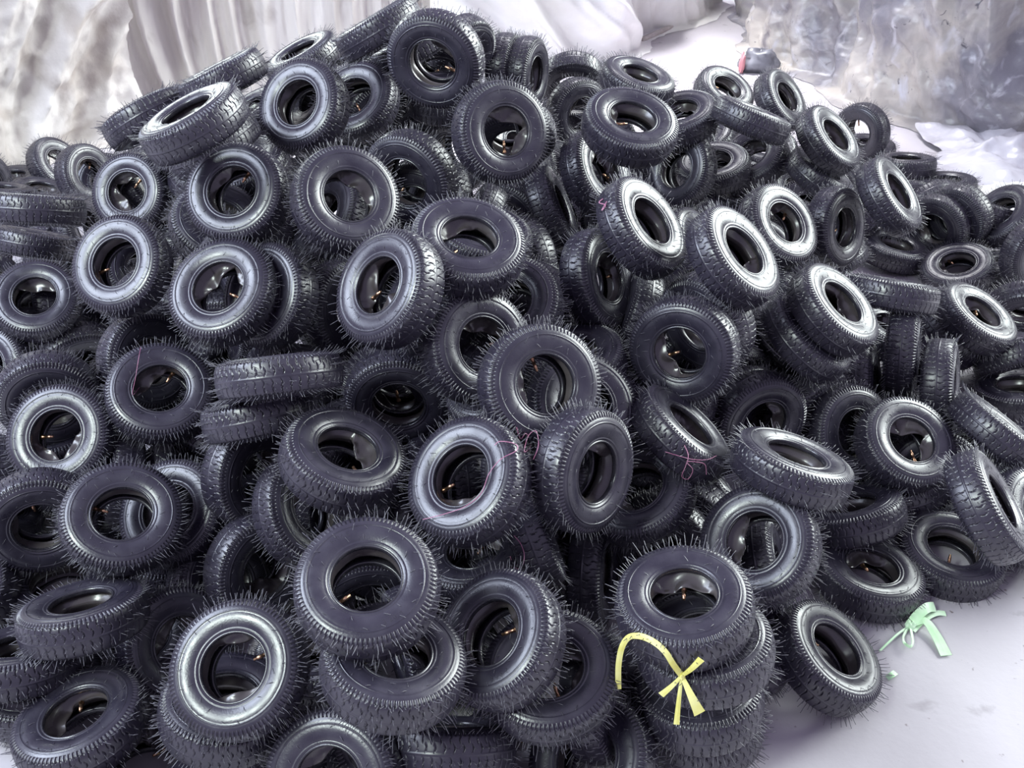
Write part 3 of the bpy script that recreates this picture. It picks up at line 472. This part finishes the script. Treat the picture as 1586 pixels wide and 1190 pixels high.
BURIED = [
 ((-0.649, 3.221, 0.760), (-0.665, -0.335, 0.667), (-0.04, 0.91, 0.42), -1, 0),
 ((-0.384, 3.277, 0.687), (-0.616, -0.787, 0.016), (0.69, -0.55, -0.46), 10, 1),
 ((-0.176, 3.461, 0.851), (0.675, -0.678, -0.291), (-0.73, -0.67, -0.12), 12, 2),
 ((-1.261, 3.164, 0.480), (0.846, -0.156, 0.510), (0.41, 0.80, -0.43), 3, 0),
 ((-0.791, 2.739, 0.713), (-0.273, -0.197, 0.942), (-0.38, -0.88, -0.29), 12, 1),
 ((-0.543, 3.038, 0.575), (-0.503, 0.367, 0.783), (0.86, 0.20, 0.46), 10, 2),
 ((-0.181, 3.100, 0.629), (-0.662, -0.749, 0.006), (0.71, -0.63, 0.32), 12, 2),
 ((0.015, 3.195, 0.585), (0.552, -0.290, 0.781), (-0.79, 0.12, 0.60), 10, 1),
 ((0.229, 3.499, 0.425), (0.335, 0.086, 0.939), (0.08, 0.99, -0.12), 3, 1),
 ((0.667, 3.519, 0.443), (0.608, -0.775, 0.176), (0.66, 0.37, -0.66), 12, 1),
 ((1.011, 3.728, 0.385), (-0.003, -0.279, 0.960), (0.78, 0.61, 0.18), 3, 2),
 ((-2.311, 4.213, 0.039), (0.004, -0.005, 1.000), (-0.45, -0.89, -0.00), 3, 0),
 ((-1.106, 3.001, 0.433), (0.011, -0.686, 0.728), (0.04, 0.73, 0.69), 10, 2),
 ((-0.822, 2.480, 0.653), (0.343, -0.430, 0.835), (-0.84, -0.53, 0.07), 3, 2),
 ((-0.675, 2.515, 0.650), (-0.934, -0.315, 0.168), (0.36, -0.84, 0.40), 10, 1),
 ((-0.260, 2.571, 0.675), (-0.394, -0.912, 0.114), (-0.37, 0.27, 0.89), 10, 0),
 ((-0.230, 2.713, 0.622), (-0.702, -0.584, 0.408), (0.69, -0.70, 0.18), 10, 1),
 ((-0.004, 2.806, 0.514), (-0.481, -0.875, 0.059), (-0.28, 0.22, 0.94), 12, 1),
 ((0.191, 2.958, 0.458), (0.048, -0.960, 0.278), (-0.98, -0.11, -0.19), 10, 1),
 ((0.354, 2.842, 0.498), (-0.366, -0.690, 0.624), (0.43, 0.47, 0.77), 12, 2),
 ((0.705, 3.209, 0.286), (0.383, -0.692, 0.612), (-0.92, -0.30, 0.24), 10, 1),
 ((0.867, 3.502, 0.313), (-0.201, -0.452, 0.869), (-0.59, -0.65, -0.48), 10, 2),
 ((1.164, 3.550, 0.198), (0.012, -0.720, 0.694), (0.55, 0.58, 0.60), -1, 2),
 ((-1.912, 3.568, 0.130), (-0.900, 0.256, 0.354), (-0.09, -0.91, 0.41), 12, 0),
 ((-1.580, 3.339, 0.053), (-0.080, 0.096, 0.992), (0.54, -0.83, 0.12), 10, 1),
 ((-1.244, 2.897, 0.280), (0.591, -0.515, 0.620), (-0.47, -0.84, -0.25), -1, 0),
 ((-0.838, 2.379, 0.616), (-0.705, -0.080, 0.705), (-0.65, 0.47, -0.60), 12, 0),
 ((-0.498, 2.433, 0.693), (-0.588, -0.428, 0.686), (0.23, 0.72, 0.65), 12, 1),
 ((-0.297, 2.350, 0.510), (-0.664, -0.742, 0.092), (-0.40, 0.46, 0.79), -1, 0),
 ((-0.079, 2.302, 0.703), (0.205, -0.092, 0.975), (-0.40, -0.92, -0.00), -1, 0),
 ((0.026, 2.618, 0.479), (-0.775, -0.620, 0.121), (-0.62, 0.71, -0.32), 10, 1),
 ((0.155, 2.716, 0.403), (-0.567, 0.178, 0.804), (0.30, -0.86, 0.40), -1, 2),
 ((0.571, 2.761, 0.440), (0.691, -0.334, 0.642), (-0.35, -0.93, -0.11), 3, 2),
 ((1.191, 3.231, 0.152), (-0.445, 0.295, 0.846), (-0.49, 0.71, -0.51), 3, 1),
 ((1.444, 3.620, 0.118), (0.637, -0.517, -0.572), (0.77, 0.42, 0.48), -1, 2),
 ((-1.925, 3.121, 0.115), (0.738, -0.266, 0.620), (0.54, -0.32, -0.78), 3, 1),
 ((-1.052, 2.486, 0.394), (0.575, -0.795, -0.195), (0.80, 0.59, -0.04), -1, 2),
 ((-0.768, 2.282, 0.438), (-0.078, -0.974, -0.212), (0.29, -0.23, 0.93), 10, 1),
 ((-0.746, 2.270, 0.498), (-0.812, -0.561, 0.162), (-0.36, 0.25, -0.90), -1, 0),
 ((-0.269, 2.334, 0.579), (-0.906, 0.077, 0.415), (0.38, 0.57, 0.73), 3, 1),
 ((-0.180, 2.040, 0.655), (-0.388, -0.396, 0.833), (0.92, -0.21, 0.33), -1, 1),
 ((-0.005, 2.057, 0.636), (-0.271, -0.499, 0.823), (0.90, 0.17, 0.40), 10, 0),
 ((0.121, 2.421, 0.397), (0.823, -0.566, -0.039), (0.46, 0.70, -0.54), -1, 2),
 ((0.297, 2.377, 0.437), (-0.018, 0.324, 0.946), (0.71, 0.67, -0.22), 12, 1),
 ((0.523, 2.326, 0.532), (-0.081, -0.670, 0.738), (-0.32, 0.72, 0.62), 10, 1),
 ((-1.465, 2.738, 0.096), (-0.478, 0.335, 0.812), (-0.88, -0.16, -0.45), -1, 0),
 ((-0.942, 2.411, 0.379), (-0.276, -0.906, -0.320), (-0.53, 0.42, -0.74), 3, 1),
 ((-1.023, 2.302, 0.285), (0.526, -0.676, 0.516), (0.83, 0.55, -0.13), 3, 1),
 ((-0.410, 2.228, 0.255), (-0.148, -0.988, 0.038), (0.33, -0.09, -0.94), 10, 2),
 ((-0.078, 1.993, 0.478), (-0.547, -0.618, -0.565), (-0.61, -0.17, 0.78), 3, 1),
 ((0.160, 2.035, 0.483), (-0.272, -0.071, 0.960), (0.48, -0.88, 0.07), 12, 0),
 ((0.324, 2.287, 0.482), (-0.920, 0.003, 0.391), (0.32, -0.56, 0.77), 10, 1),
 ((0.471, 2.161, 0.335), (0.437, -0.632, 0.640), (-0.37, -0.78, -0.51), 12, 2),
 ((0.656, 2.497, 0.288), (0.474, -0.154, 0.867), (0.87, -0.05, -0.49), 10, 0),
 ((-1.595, 2.669, 0.129), (-0.881, -0.396, 0.259), (-0.20, 0.80, 0.56), 10, 0),
 ((-0.669, 2.127, 0.348), (0.228, 0.280, 0.933), (-0.46, 0.87, -0.15), 3, 1),
 ((-0.567, 2.112, 0.409), (0.227, 0.275, 0.934), (0.24, -0.95, 0.22), 3, 2),
 ((-0.031, 1.933, 0.480), (-0.389, -0.142, 0.910), (-0.56, 0.82, -0.11), 10, 1),
 ((0.162, 1.824, 0.502), (0.327, -0.582, 0.745), (-0.80, -0.59, -0.11), -1, 2),
 ((0.417, 2.108, 0.324), (-0.173, -0.062, 0.983), (0.71, 0.68, 0.17), 12, 0),
 ((0.914, 2.436, 0.127), (-0.079, -0.928, -0.365), (-0.56, 0.34, -0.75), 10, 0),
 ((-1.235, 2.085, 0.174), (-0.182, 0.259, 0.949), (0.33, -0.89, 0.31), 10, 1),
 ((-1.023, 1.907, 0.199), (-0.825, -0.332, 0.458), (0.48, -0.84, 0.26), -1, 2),
 ((-0.805, 2.050, 0.222), (0.468, 0.648, 0.601), (-0.68, -0.18, 0.72), 12, 2),
 ((-0.558, 2.050, 0.252), (0.168, -0.128, -0.977), (0.67, -0.71, 0.21), 3, 0),
 ((-0.347, 1.831, 0.235), (-0.888, 0.054, 0.456), (0.45, -0.05, 0.89), -1, 1),
 ((-0.309, 2.059, 0.397), (0.118, 0.974, 0.195), (0.19, 0.17, -0.97), 3, 2),
 ((0.057, 1.788, 0.343), (-0.282, -0.756, 0.590), (-0.72, -0.24, -0.65), 10, 2),
 ((0.179, 1.877, 0.322), (0.204, -0.704, 0.680), (-0.75, 0.34, 0.57), 3, 0),
 ((0.371, 2.027, 0.175), (0.270, -0.568, 0.777), (0.96, 0.21, -0.18), 10, 0),
 ((0.654, 2.203, 0.134), (0.769, -0.637, 0.044), (0.49, 0.55, -0.68), 10, 1),
 ((1.250, 2.502, 0.079), (-0.401, 0.140, 0.905), (-0.09, 0.98, -0.19), -1, 2),
 ((-1.401, 1.988, 0.129), (-0.836, -0.417, 0.356), (0.06, 0.58, 0.81), 12, 0),
 ((-1.208, 2.065, 0.099), (-0.232, 0.117, 0.966), (-0.46, 0.86, -0.22), -1, 1),
 ((-0.883, 2.026, 0.104), (0.699, 0.036, 0.714), (0.71, -0.13, -0.69), -1, 0),
 ((-0.737, 2.083, 0.144), (0.777, -0.505, 0.376), (0.20, -0.37, -0.91), 12, 0),
 ((-0.469, 1.867, 0.233), (-0.899, 0.425, 0.100), (-0.32, -0.80, 0.51), -1, 0),
 ((-0.212, 1.843, 0.235), (-0.977, -0.206, 0.057), (0.00, -0.29, -0.96), 3, 1),
 ((0.458, 1.807, 0.135), (-0.602, -0.791, 0.112), (0.74, -0.50, 0.44), 12, 0),
 ((0.567, 1.928, 0.148), (0.678, 0.035, 0.734), (-0.16, 0.98, 0.10), 3, 1),
 ((1.077, 2.311, 0.039), (0.004, -0.012, 1.000), (0.95, 0.33, 0.00), -1, 1),
 ((1.303, 2.149, 0.074), (-0.393, -0.142, 0.909), (0.32, 0.90, 0.28), 12, 0),
 ((1.334, 1.827, 0.151), (0.316, -0.472, 0.823), (0.73, -0.43, -0.53), 3, 1),
 ((-0.643, 1.894, 0.130), (0.243, 0.172, 0.955), (-0.22, 0.97, -0.12), 10, 1),
 ((-0.152, 1.891, 0.194), (-0.933, -0.308, 0.184), (-0.33, 0.52, -0.79), 12, 1),
 ((0.019, 1.775, 0.149), (-0.523, -0.650, 0.551), (-0.59, 0.74, 0.31), -1, 2),
 ((0.377, 1.752, 0.136), (-0.400, -0.903, 0.158), (0.77, -0.42, -0.48), 3, 1),
 ((0.842, 2.251, 0.206), (-0.576, 0.769, 0.276), (0.75, 0.63, -0.21), -1, 2),
 ((1.086, 2.048, 0.080), (-0.350, 0.229, 0.908), (-0.92, -0.29, -0.28), 10, 1),
 ((-0.009, 1.574, 0.092), (-0.215, -0.524, 0.824), (0.98, -0.07, 0.21), 12, 2),
 ((0.862, 2.232, 0.088), (0.376, -0.405, -0.834), (0.23, 0.91, -0.34), 10, 1),
 ((1.162, 2.044, 0.104), (-0.298, -0.696, 0.653), (0.93, -0.07, 0.35), 3, 1),
 ((-0.615, 1.919, 0.032), (0.017, 0.013, 1.000), (0.99, 0.16, -0.02), 3, 0),
 ((-0.046, 1.448, 0.108), (-0.175, -0.275, 0.946), (0.79, -0.61, -0.03), 12, 0),
 ((0.510, 1.473, 0.083), (0.371, 0.266, 0.890), (0.37, 0.84, -0.40), -1, 0),
 ((-1.045, 3.042, 0.644), (0.070, 0.163, 0.984), (0.11, -0.98, 0.15), -1, 0),
 ((-0.788, 2.879, 0.602), (-0.406, 0.529, 0.745), (-0.25, 0.72, -0.65), 3, 1),
 ((-0.637, 3.112, 0.592), (-0.777, 0.415, 0.474), (0.63, 0.58, 0.52), -1, 0),
 ((0.032, 3.344, 0.485), (0.296, -0.647, 0.703), (0.91, 0.42, 0.00), 10, 1),
 ((0.449, 3.440, 0.480), (-0.890, -0.067, -0.450), (0.45, -0.20, -0.87), -1, 1),
 ((0.774, 3.767, 0.400), (-0.439, -0.150, 0.886), (-0.33, 0.94, -0.00), 3, 2),
 ((-0.108, 2.618, 0.587), (-0.857, 0.118, 0.502), (0.51, 0.07, 0.86), 10, 1),
 ((0.082, 2.947, 0.438), (-0.164, -0.120, 0.979), (0.09, 0.99, 0.14), 3, 2),
 ((0.959, 3.584, 0.198), (0.521, -0.815, 0.255), (0.83, 0.55, 0.06), -1, 0),
 ((1.407, 3.844, 0.135), (-0.766, -0.342, 0.545), (0.53, -0.82, 0.23), 3, 1),
 ((-1.900, 3.355, 0.125), (0.576, -0.674, 0.463), (0.66, 0.72, 0.22), 3, 0),
 ((-1.754, 3.299, 0.136), (0.995, -0.099, -0.011), (0.08, 0.89, -0.46), 10, 1),
 ((-0.525, 2.481, 0.360), (0.744, -0.501, 0.442), (0.49, -0.04, -0.87), 10, 1),
 ((-0.389, 2.452, 0.553), (0.493, -0.839, -0.231), (0.52, 0.07, 0.85), -1, 1),
 ((0.013, 2.251, 0.587), (0.058, 0.127, 0.990), (0.08, -0.99, 0.12), 3, 0),
 ((0.795, 2.663, 0.304), (-0.737, -0.654, 0.170), (-0.03, -0.22, -0.97), 3, 1),
 ((0.922, 2.821, 0.250), (-0.976, -0.219, 0.003), (-0.02, 0.06, -1.00), -1, 0),
 ((1.671, 3.727, 0.114), (-0.003, -0.788, 0.615), (0.07, 0.61, 0.79), -1, 0),
 ((-0.789, 2.297, 0.380), (0.704, -0.579, -0.411), (0.08, -0.51, 0.86), -1, 1),
 ((0.238, 2.304, 0.338), (0.060, -0.093, 0.994), (0.59, 0.80, 0.04), 10, 2),
 ((1.904, 3.613, 0.147), (-0.229, -0.465, -0.855), (0.67, -0.71, 0.21), 3, 1),
 ((-1.670, 2.727, 0.203), (0.856, -0.103, -0.506), (0.28, -0.73, 0.62), 10, 1),
 ((-1.361, 2.746, 0.135), (-0.015, -1.000, -0.008), (-0.17, 0.01, -0.99), 12, 2),
 ((-0.770, 2.179, 0.267), (0.057, 0.433, 0.900), (0.85, -0.49, 0.18), 10, 1),
 ((-0.462, 2.031, 0.242), (-0.287, -0.957, -0.042), (0.85, -0.23, -0.47), 10, 2),
 ((0.214, 1.953, 0.373), (-0.689, 0.029, 0.724), (-0.69, -0.34, -0.64), 10, 0),
 ((0.297, 2.057, 0.358), (-0.718, -0.410, 0.562), (-0.27, -0.58, -0.77), -1, 1),
 ((0.839, 2.450, 0.120), (-0.160, -0.841, 0.516), (0.75, -0.44, -0.49), 3, 1),
 ((-1.792, 2.634, 0.068), (0.061, 0.372, 0.926), (0.42, -0.85, 0.31), 3, 2),
 ((-0.271, 1.804, 0.132), (0.931, 0.270, 0.246), (-0.36, 0.59, 0.72), 10, 2),
 ((0.273, 2.016, 0.201), (0.322, 0.413, 0.852), (0.12, -0.91, 0.40), -1, 2),
 ((0.695, 2.324, 0.135), (0.294, -0.955, 0.041), (0.92, 0.27, -0.28), 3, 0),
 ((1.240, 2.427, 0.088), (0.492, -0.013, 0.870), (-0.32, -0.93, 0.17), -1, 0),
 ((1.514, 2.119, 0.103), (-0.579, -0.259, 0.773), (0.73, -0.59, 0.35), 10, 1),
 ((-1.367, 1.915, 0.119), (0.770, 0.302, 0.562), (0.43, -0.89, -0.11), 10, 1),
 ((-0.911, 1.966, 0.138), (-0.871, 0.491, 0.016), (0.30, 0.55, -0.78), 10, 0),
 ((-0.335, 1.584, 0.140), (0.180, -0.984, -0.005), (-0.16, -0.03, 0.99), 12, 0),
 ((0.613, 1.879, 0.108), (0.058, -0.609, 0.791), (-0.93, 0.25, 0.26), 3, 1),
 ((1.357, 1.907, 0.093), (0.384, -0.405, 0.830), (0.81, -0.29, -0.52), -1, 1),
 ((-0.382, 1.706, 0.108), (0.479, 0.527, 0.702), (-0.83, 0.01, 0.56), 12, 2),
 ((-0.077, 1.808, 0.089), (-0.364, 0.418, 0.832), (-0.32, 0.78, -0.53), 3, 1),
 ((-0.219, 1.436, 0.135), (0.929, 0.369, 0.005), (-0.17, 0.44, -0.88), 10, 2),
 ((0.612, 1.657, 0.129), (0.915, -0.157, 0.372), (0.37, 0.69, -0.63), -1, 2),
 ((-1.103, 1.961, 0.037), (0.015, -0.001, 1.000), (-0.86, -0.52, 0.01), 10, 2),
 ((-0.540, 3.463, 0.756), (-0.795, 0.517, -0.318), (-0.55, -0.39, 0.74), -1, 2),
 ((-1.795, 4.027, 0.115), (0.196, -0.763, 0.616), (-0.25, -0.65, -0.72), 12, 1),
 ((-1.008, 3.024, 0.542), (0.428, 0.050, 0.902), (0.61, -0.76, -0.24), 12, 0),
 ((0.393, 3.270, 0.361), (-0.522, -0.805, 0.283), (-0.85, 0.46, -0.25), 10, 2),
 ((-2.305, 3.978, 0.135), (0.971, -0.200, 0.134), (-0.22, -0.96, 0.19), -1, 2),
 ((-1.411, 3.370, 0.212), (0.811, -0.577, 0.101), (0.44, 0.49, -0.75), 12, 0),
 ((-0.965, 2.816, 0.475), (0.552, 0.424, 0.718), (-0.80, 0.04, 0.60), 12, 1),
 ((0.296, 3.111, 0.353), (-0.093, -0.603, 0.792), (0.39, 0.71, 0.59), 3, 0),
 ((0.969, 3.389, 0.122), (0.250, -0.403, 0.880), (0.09, 0.91, 0.39), 12, 1),
 ((1.742, 3.742, 0.130), (0.316, -0.875, -0.366), (0.01, -0.38, 0.92), 12, 1),
 ((1.961, 3.546, 0.183), (0.758, 0.100, -0.644), (-0.02, -0.98, -0.17), 10, 2),
 ((-1.552, 2.787, 0.208), (-0.865, -0.467, 0.182), (0.08, -0.49, -0.87), 3, 0),
]
for p, n, e, tb, hv, mk, ov, label in TIRES:
    tire(p, n, e, label, 'small tires heaped on the floor', tb, hv, bool(mk), ov)
for p, n, e, tb, hv in BURIED:
    tire(p, n, e, 'black tire buried inside the heap, only slivers of it showing between the tires on top', 'tires buried in the heap', tb, hv)
# ---------------------------------------------------------------- tape, thread and oddments
def strip(name, pts, wd, m, parent, side=None, w_end=None, thick=.0006):
    P = [Vector(p) for p in pts]; Q = []
    for k in range(len(P)-1):                           # Catmull-Rom through the points
        a, b, c, d = P[max(0, k-1)], P[k], P[k+1], P[min(len(P)-1, k+2)]
        for s in range(6):
            t = s/6; Q.append(.5*((2*b)+(c-a)*t+(2*a-5*b+4*c-d)*t*t+(3*b-a-3*c+d)*t**3))
    Q.append(P[-1]); V = []; F = []; up = Vector(side or (0, -.75, .65))
    for k, q in enumerate(Q):
        tn = (Q[min(len(Q)-1, k+1)]-Q[max(0, k-1)]).normalized(); f = k/(len(Q)-1)
        w = wd+((w_end or wd)-wd)*f; s = tn.cross(up).normalized(); n = s.cross(tn).normalized()
        for a, b in ((-1, 1), (0, 1.8), (1, 1), (1, -1), (-1, -1)):
            V.append(tuple(q+s*(a*w/2)+n*(b*thick)))
    for k in range(len(Q)-1):
        for j in range(5): a = k*5+j; b = k*5+(j+1) % 5; F.append((a, b, b+5, a+5))
    F += [(4, 3, 2, 1, 0), tuple(range(len(V)-5, len(V)))]
    return obj(name, mesh(name, V, F, m, False), parent)
def lump(name, c, r, m, parent, seed=1, sq=(1, 1, 1), amp=.35, freq=1.6):
    V = []; F = []; nu, nv = 22, 14
    for j in range(nv+1):
        for i in range(nu):
            t = 2*math.pi*i/nu; p = math.pi*j/nv; d = Vector((math.sin(p)*math.cos(t), math.sin(p)*math.sin(t), math.cos(p)))
            k = r*(1+amp*noise.noise(d*freq+Vector((seed, 0, 0)))+amp*.5*noise.noise(d*freq*3+Vector((0, seed, 0))))
            V.append((c[0]+d.x*k*sq[0], c[1]+d.y*k*sq[1], max(.002, c[2]+d.z*k*sq[2])))
    for j in range(nv):
        for i in range(nu): F.append((j*nu+i, j*nu+(i+1) % nu, (j+1)*nu+(i+1) % nu, (j+1)*nu+i))
    return obj(name, mesh(name, V, F, m), parent)
def root(name, loc, label, cat, group=None):
    o = bpy.data.objects.new(name, None); C.objects.link(o); o.empty_display_size = .03; tag(o, label, cat, group); return o
t = root('tape', (0, 0, 0), 'yellow plastic tape tied in a knot round the stack of tires at the front', 'tape')
K = (.309, 1.139, .404)
strip('band', [(.2025, 1.176, .318), (.2000, 1.186, .370), (.2040, 1.194, .414), (.2150, 1.196, .441), (.2297, 1.181, .463), (.2464, 1.168, .470), (.2635, 1.155, .468), (.2769, 1.144, .459), (.2895, 1.137, .439), K], .011, m_yellow, t)
strip('tail', [K, (.321, 1.131, .432), (.3367, 1.131, .460)], .006, m_yellow, t, w_end=.013)
strip('tail', [K, (.292, 1.131, .386), (.2746, 1.132, .358)], .005, m_yellow, t, w_end=.012)
strip('tail', [K, (.305, 1.119, .361), (.302, 1.098, .318)], .005, m_yellow, t, w_end=.011)
strip('tail', [K, (.325, 1.112, .380), (.341, 1.098, .350)], .006, m_yellow, t, w_end=.022)
lump('knot', K, .0065, m_yellow, t, 3, amp=.5)
g = root('tape', (0, 0, 0), 'pale green plastic tape knotted loosely on the bare floor beside the heap', 'tape')
strip('tail', [(.974, 1.600, .012), (1.006, 1.604, .022), (1.022, 1.568, .014), (1.030, 1.512, .005)], .016, m_green, g, w_end=.028, side=(0, -.2, 1))
strip('loop', [(.971, 1.598, .010), (.945, 1.566, .012), (.938, 1.540, .016), (.946, 1.526, .020), (.959, 1.545, .016), (.970, 1.590, .012)], .007, m_green, g, side=(0, -.8, .4))
strip('band', [(.965, 1.590, .012), (.990, 1.614, .026), (1.020, 1.634, .034), (1.048, 1.650, .020)], .024, m_green, g, side=(0, -.5, .8))
strip('band', [(.975, 1.585, .008), (1.010, 1.615, .012), (1.050, 1.638, .010), (1.075, 1.640, .006)], .014, m_green, g, side=(0, -.2, 1))
strip('strand', [(.968, 1.596, .010), (.935, 1.572, .014), (.905, 1.548, .012), (.875, 1.524, .006)], .005, m_green, g)
lump('knot', (.972, 1.598, .014), .011, m_green, g, 5, amp=.5)
tag(strip('tape_scrap', [(.868, 1.446, .006), (.882, 1.452, .012), (.893, 1.462, .006)], .013, m_green, None, side=(0, -.2, 1)), 'small pale green scrap of tape on the floor by the leaning tire', 'tape scrap')
def thread(pts, label, r=.0008):
    P = [Vector(p) for p in pts]; Q = []
    for k in range(len(P)-1):
        a, b, c, d = P[max(0, k-1)], P[k], P[k+1], P[min(len(P)-1, k+2)]
        for s in range(7):
            t = s/7; Q.append(.5*((2*b)+(c-a)*t+(2*a-5*b+4*c-d)*t*t+(3*b-a-3*c+d)*t**3))
    Q.append(P[-1]); V = []; F = []
    for k, q in enumerate(Q):
        tn = (Q[min(len(Q)-1, k+1)]-Q[max(0, k-1)]).normalized(); u = tn.cross(Vector((.3, -.8, .52))).normalized(); v = tn.cross(u)
        for j in range(5): V.append(tuple(q+(u*math.cos(j*1.2566)+v*math.sin(j*1.2566))*r))
    for k in range(len(Q)-1):
        for j in range(5): a = k*5+j; b = k*5+(j+1) % 5; F.append((a, b, b+5, a+5))
    return tag(obj('pink_thread', mesh('pink_thread', V, F, m_pink)), label, 'thread', 'pink threads caught on the tires')
thread([(-0.1768, 1.4197, 0.5275), (-0.1305, 1.4102, 0.5518), (-0.092, 1.412, 0.5689), (-0.0604, 1.4238, 0.5919), (-0.0456, 1.4545, 0.6151), (-0.0227, 1.467, 0.6424), (0.0089, 1.4833, 0.6519), (0.0064, 1.4992, 0.6555), (-0.023, 1.5036, 0.6585), (-0.0345, 1.4998, 0.6517)], 'long pink thread running across the light blue-grey tire below center')
thread([(0.0093, 1.5811, 0.6342), (0.0174, 1.5763, 0.6077), (0.0293, 1.5789, 0.6192), (0.0392, 1.5855, 0.5832), (0.0244, 1.5025, 0.6331), (0.0334, 1.5773, 0.6136), (0.0495, 1.5865, 0.62), (0.0534, 1.5286, 0.6287), (0.0429, 1.5095, 0.6074)], 'tangle of pink thread beside the right edge of the light blue-grey tire', .0009)
thread([(0.3838, 1.688, 0.5013), (0.3926, 1.6753, 0.4821), (0.3886, 1.6699, 0.4567), (0.3834, 1.6716, 0.4251), (0.3986, 1.671, 0.4179), (0.4055, 1.6689, 0.4463), (0.3907, 1.6714, 0.4667), (0.4139, 1.6718, 0.4664), (0.4325, 1.6737, 0.4573), (0.439, 1.675, 0.4279)], 'looping pink thread hanging from the tilted tire right of center', .0009)
thread([(0.3425, 1.6884, 0.4825), (0.3701, 1.6779, 0.48), (0.4046, 1.6727, 0.4731), (0.438, 1.6792, 0.4677), (0.4649, 1.7086, 0.4549)], 'straight pink thread lying along the tread of the tilted tire right of center')
thread([(0.2256, 2.2293, 0.8496), (0.2168, 2.2323, 0.8379), (0.23, 2.2012, 0.8451), (0.2212, 2.2004, 0.8317), (0.2333, 2.2079, 0.8523)], 'little red-pink knot of thread between two bright tires right of the middle', .0014)
thread([(-0.9435, 2.0699, 0.5148), (-0.9407, 2.0289, 0.4988), (-0.9421, 1.9949, 0.4729), (-0.942, 1.9528, 0.4494), (-0.9438, 2.0051, 0.436)], 'faint pink thread lying across the face of a tire at left', .0006)
thread([(-0.0044, 1.5774, 0.2675), (0.0073, 1.5477, 0.2608), (0.0202, 1.4342, 0.3811), (0.0254, 1.4386, 0.4104), (0.0174, 1.4518, 0.4307), (0.004, 1.4629, 0.4421)], 'pink thread loop dangling below the light blue-grey tire onto the slanting one')
m_bag = M_('dark_bag_plastic', (.10, .10, .12), (.22, .22, .25), 12, (.3, .45)); m_red = M_('red_plastic', (.6, .22, .25), (.7, .32, .34), 10)
m_wood = M_('weathered_pole', (.45, .40, .38), (.60, .56, .54), 15, (.7, .8))
b = root('bag', (0, 0, 0), 'dark grey crumpled bag with a red edge lying at the end of the bare aisle', 'bag')
lump('bag_body', (1.52, 6.02, .055), .10, m_bag, b, 2, (1.1, .8, .9)); lump('red_flap', (1.405, 5.97, .06), .035, m_red, b, 4, (.5, .6, 1.8))
def rod(name, a, b_, r, m):
    a = Vector(a); b_ = Vector(b_); d = (b_-a).normalized(); u = d.orthogonal().normalized(); v = d.cross(u); V = []; F = []; n = 10; kk = 12
    for k in range(kk+1):
        c = a.lerp(b_, k/kk)+Vector((0, 0, .004*noise.noise(Vector((k*.7, 1, 2)))))
        for j in range(n): t_ = 2*math.pi*j/n; V.append(tuple(c+(u*math.cos(t_)+v*math.sin(t_))*r))
    for k in range(kk):
        for j in range(n): F.append((k*n+j, k*n+(j+1) % n, (k+1)*n+(j+1) % n, (k+1)*n+j))
    F += [tuple(range(n)), tuple(range(kk*n, kk*n+n))]
    return obj(name, mesh(name, V, F, m), None)
tag(rod('pole', (.86, 6.62, .02), (1.22, 7.10, .02), .018, m_wood), 'pale pole lying on the aisle floor at the foot of the white plastic sheet', 'pole')
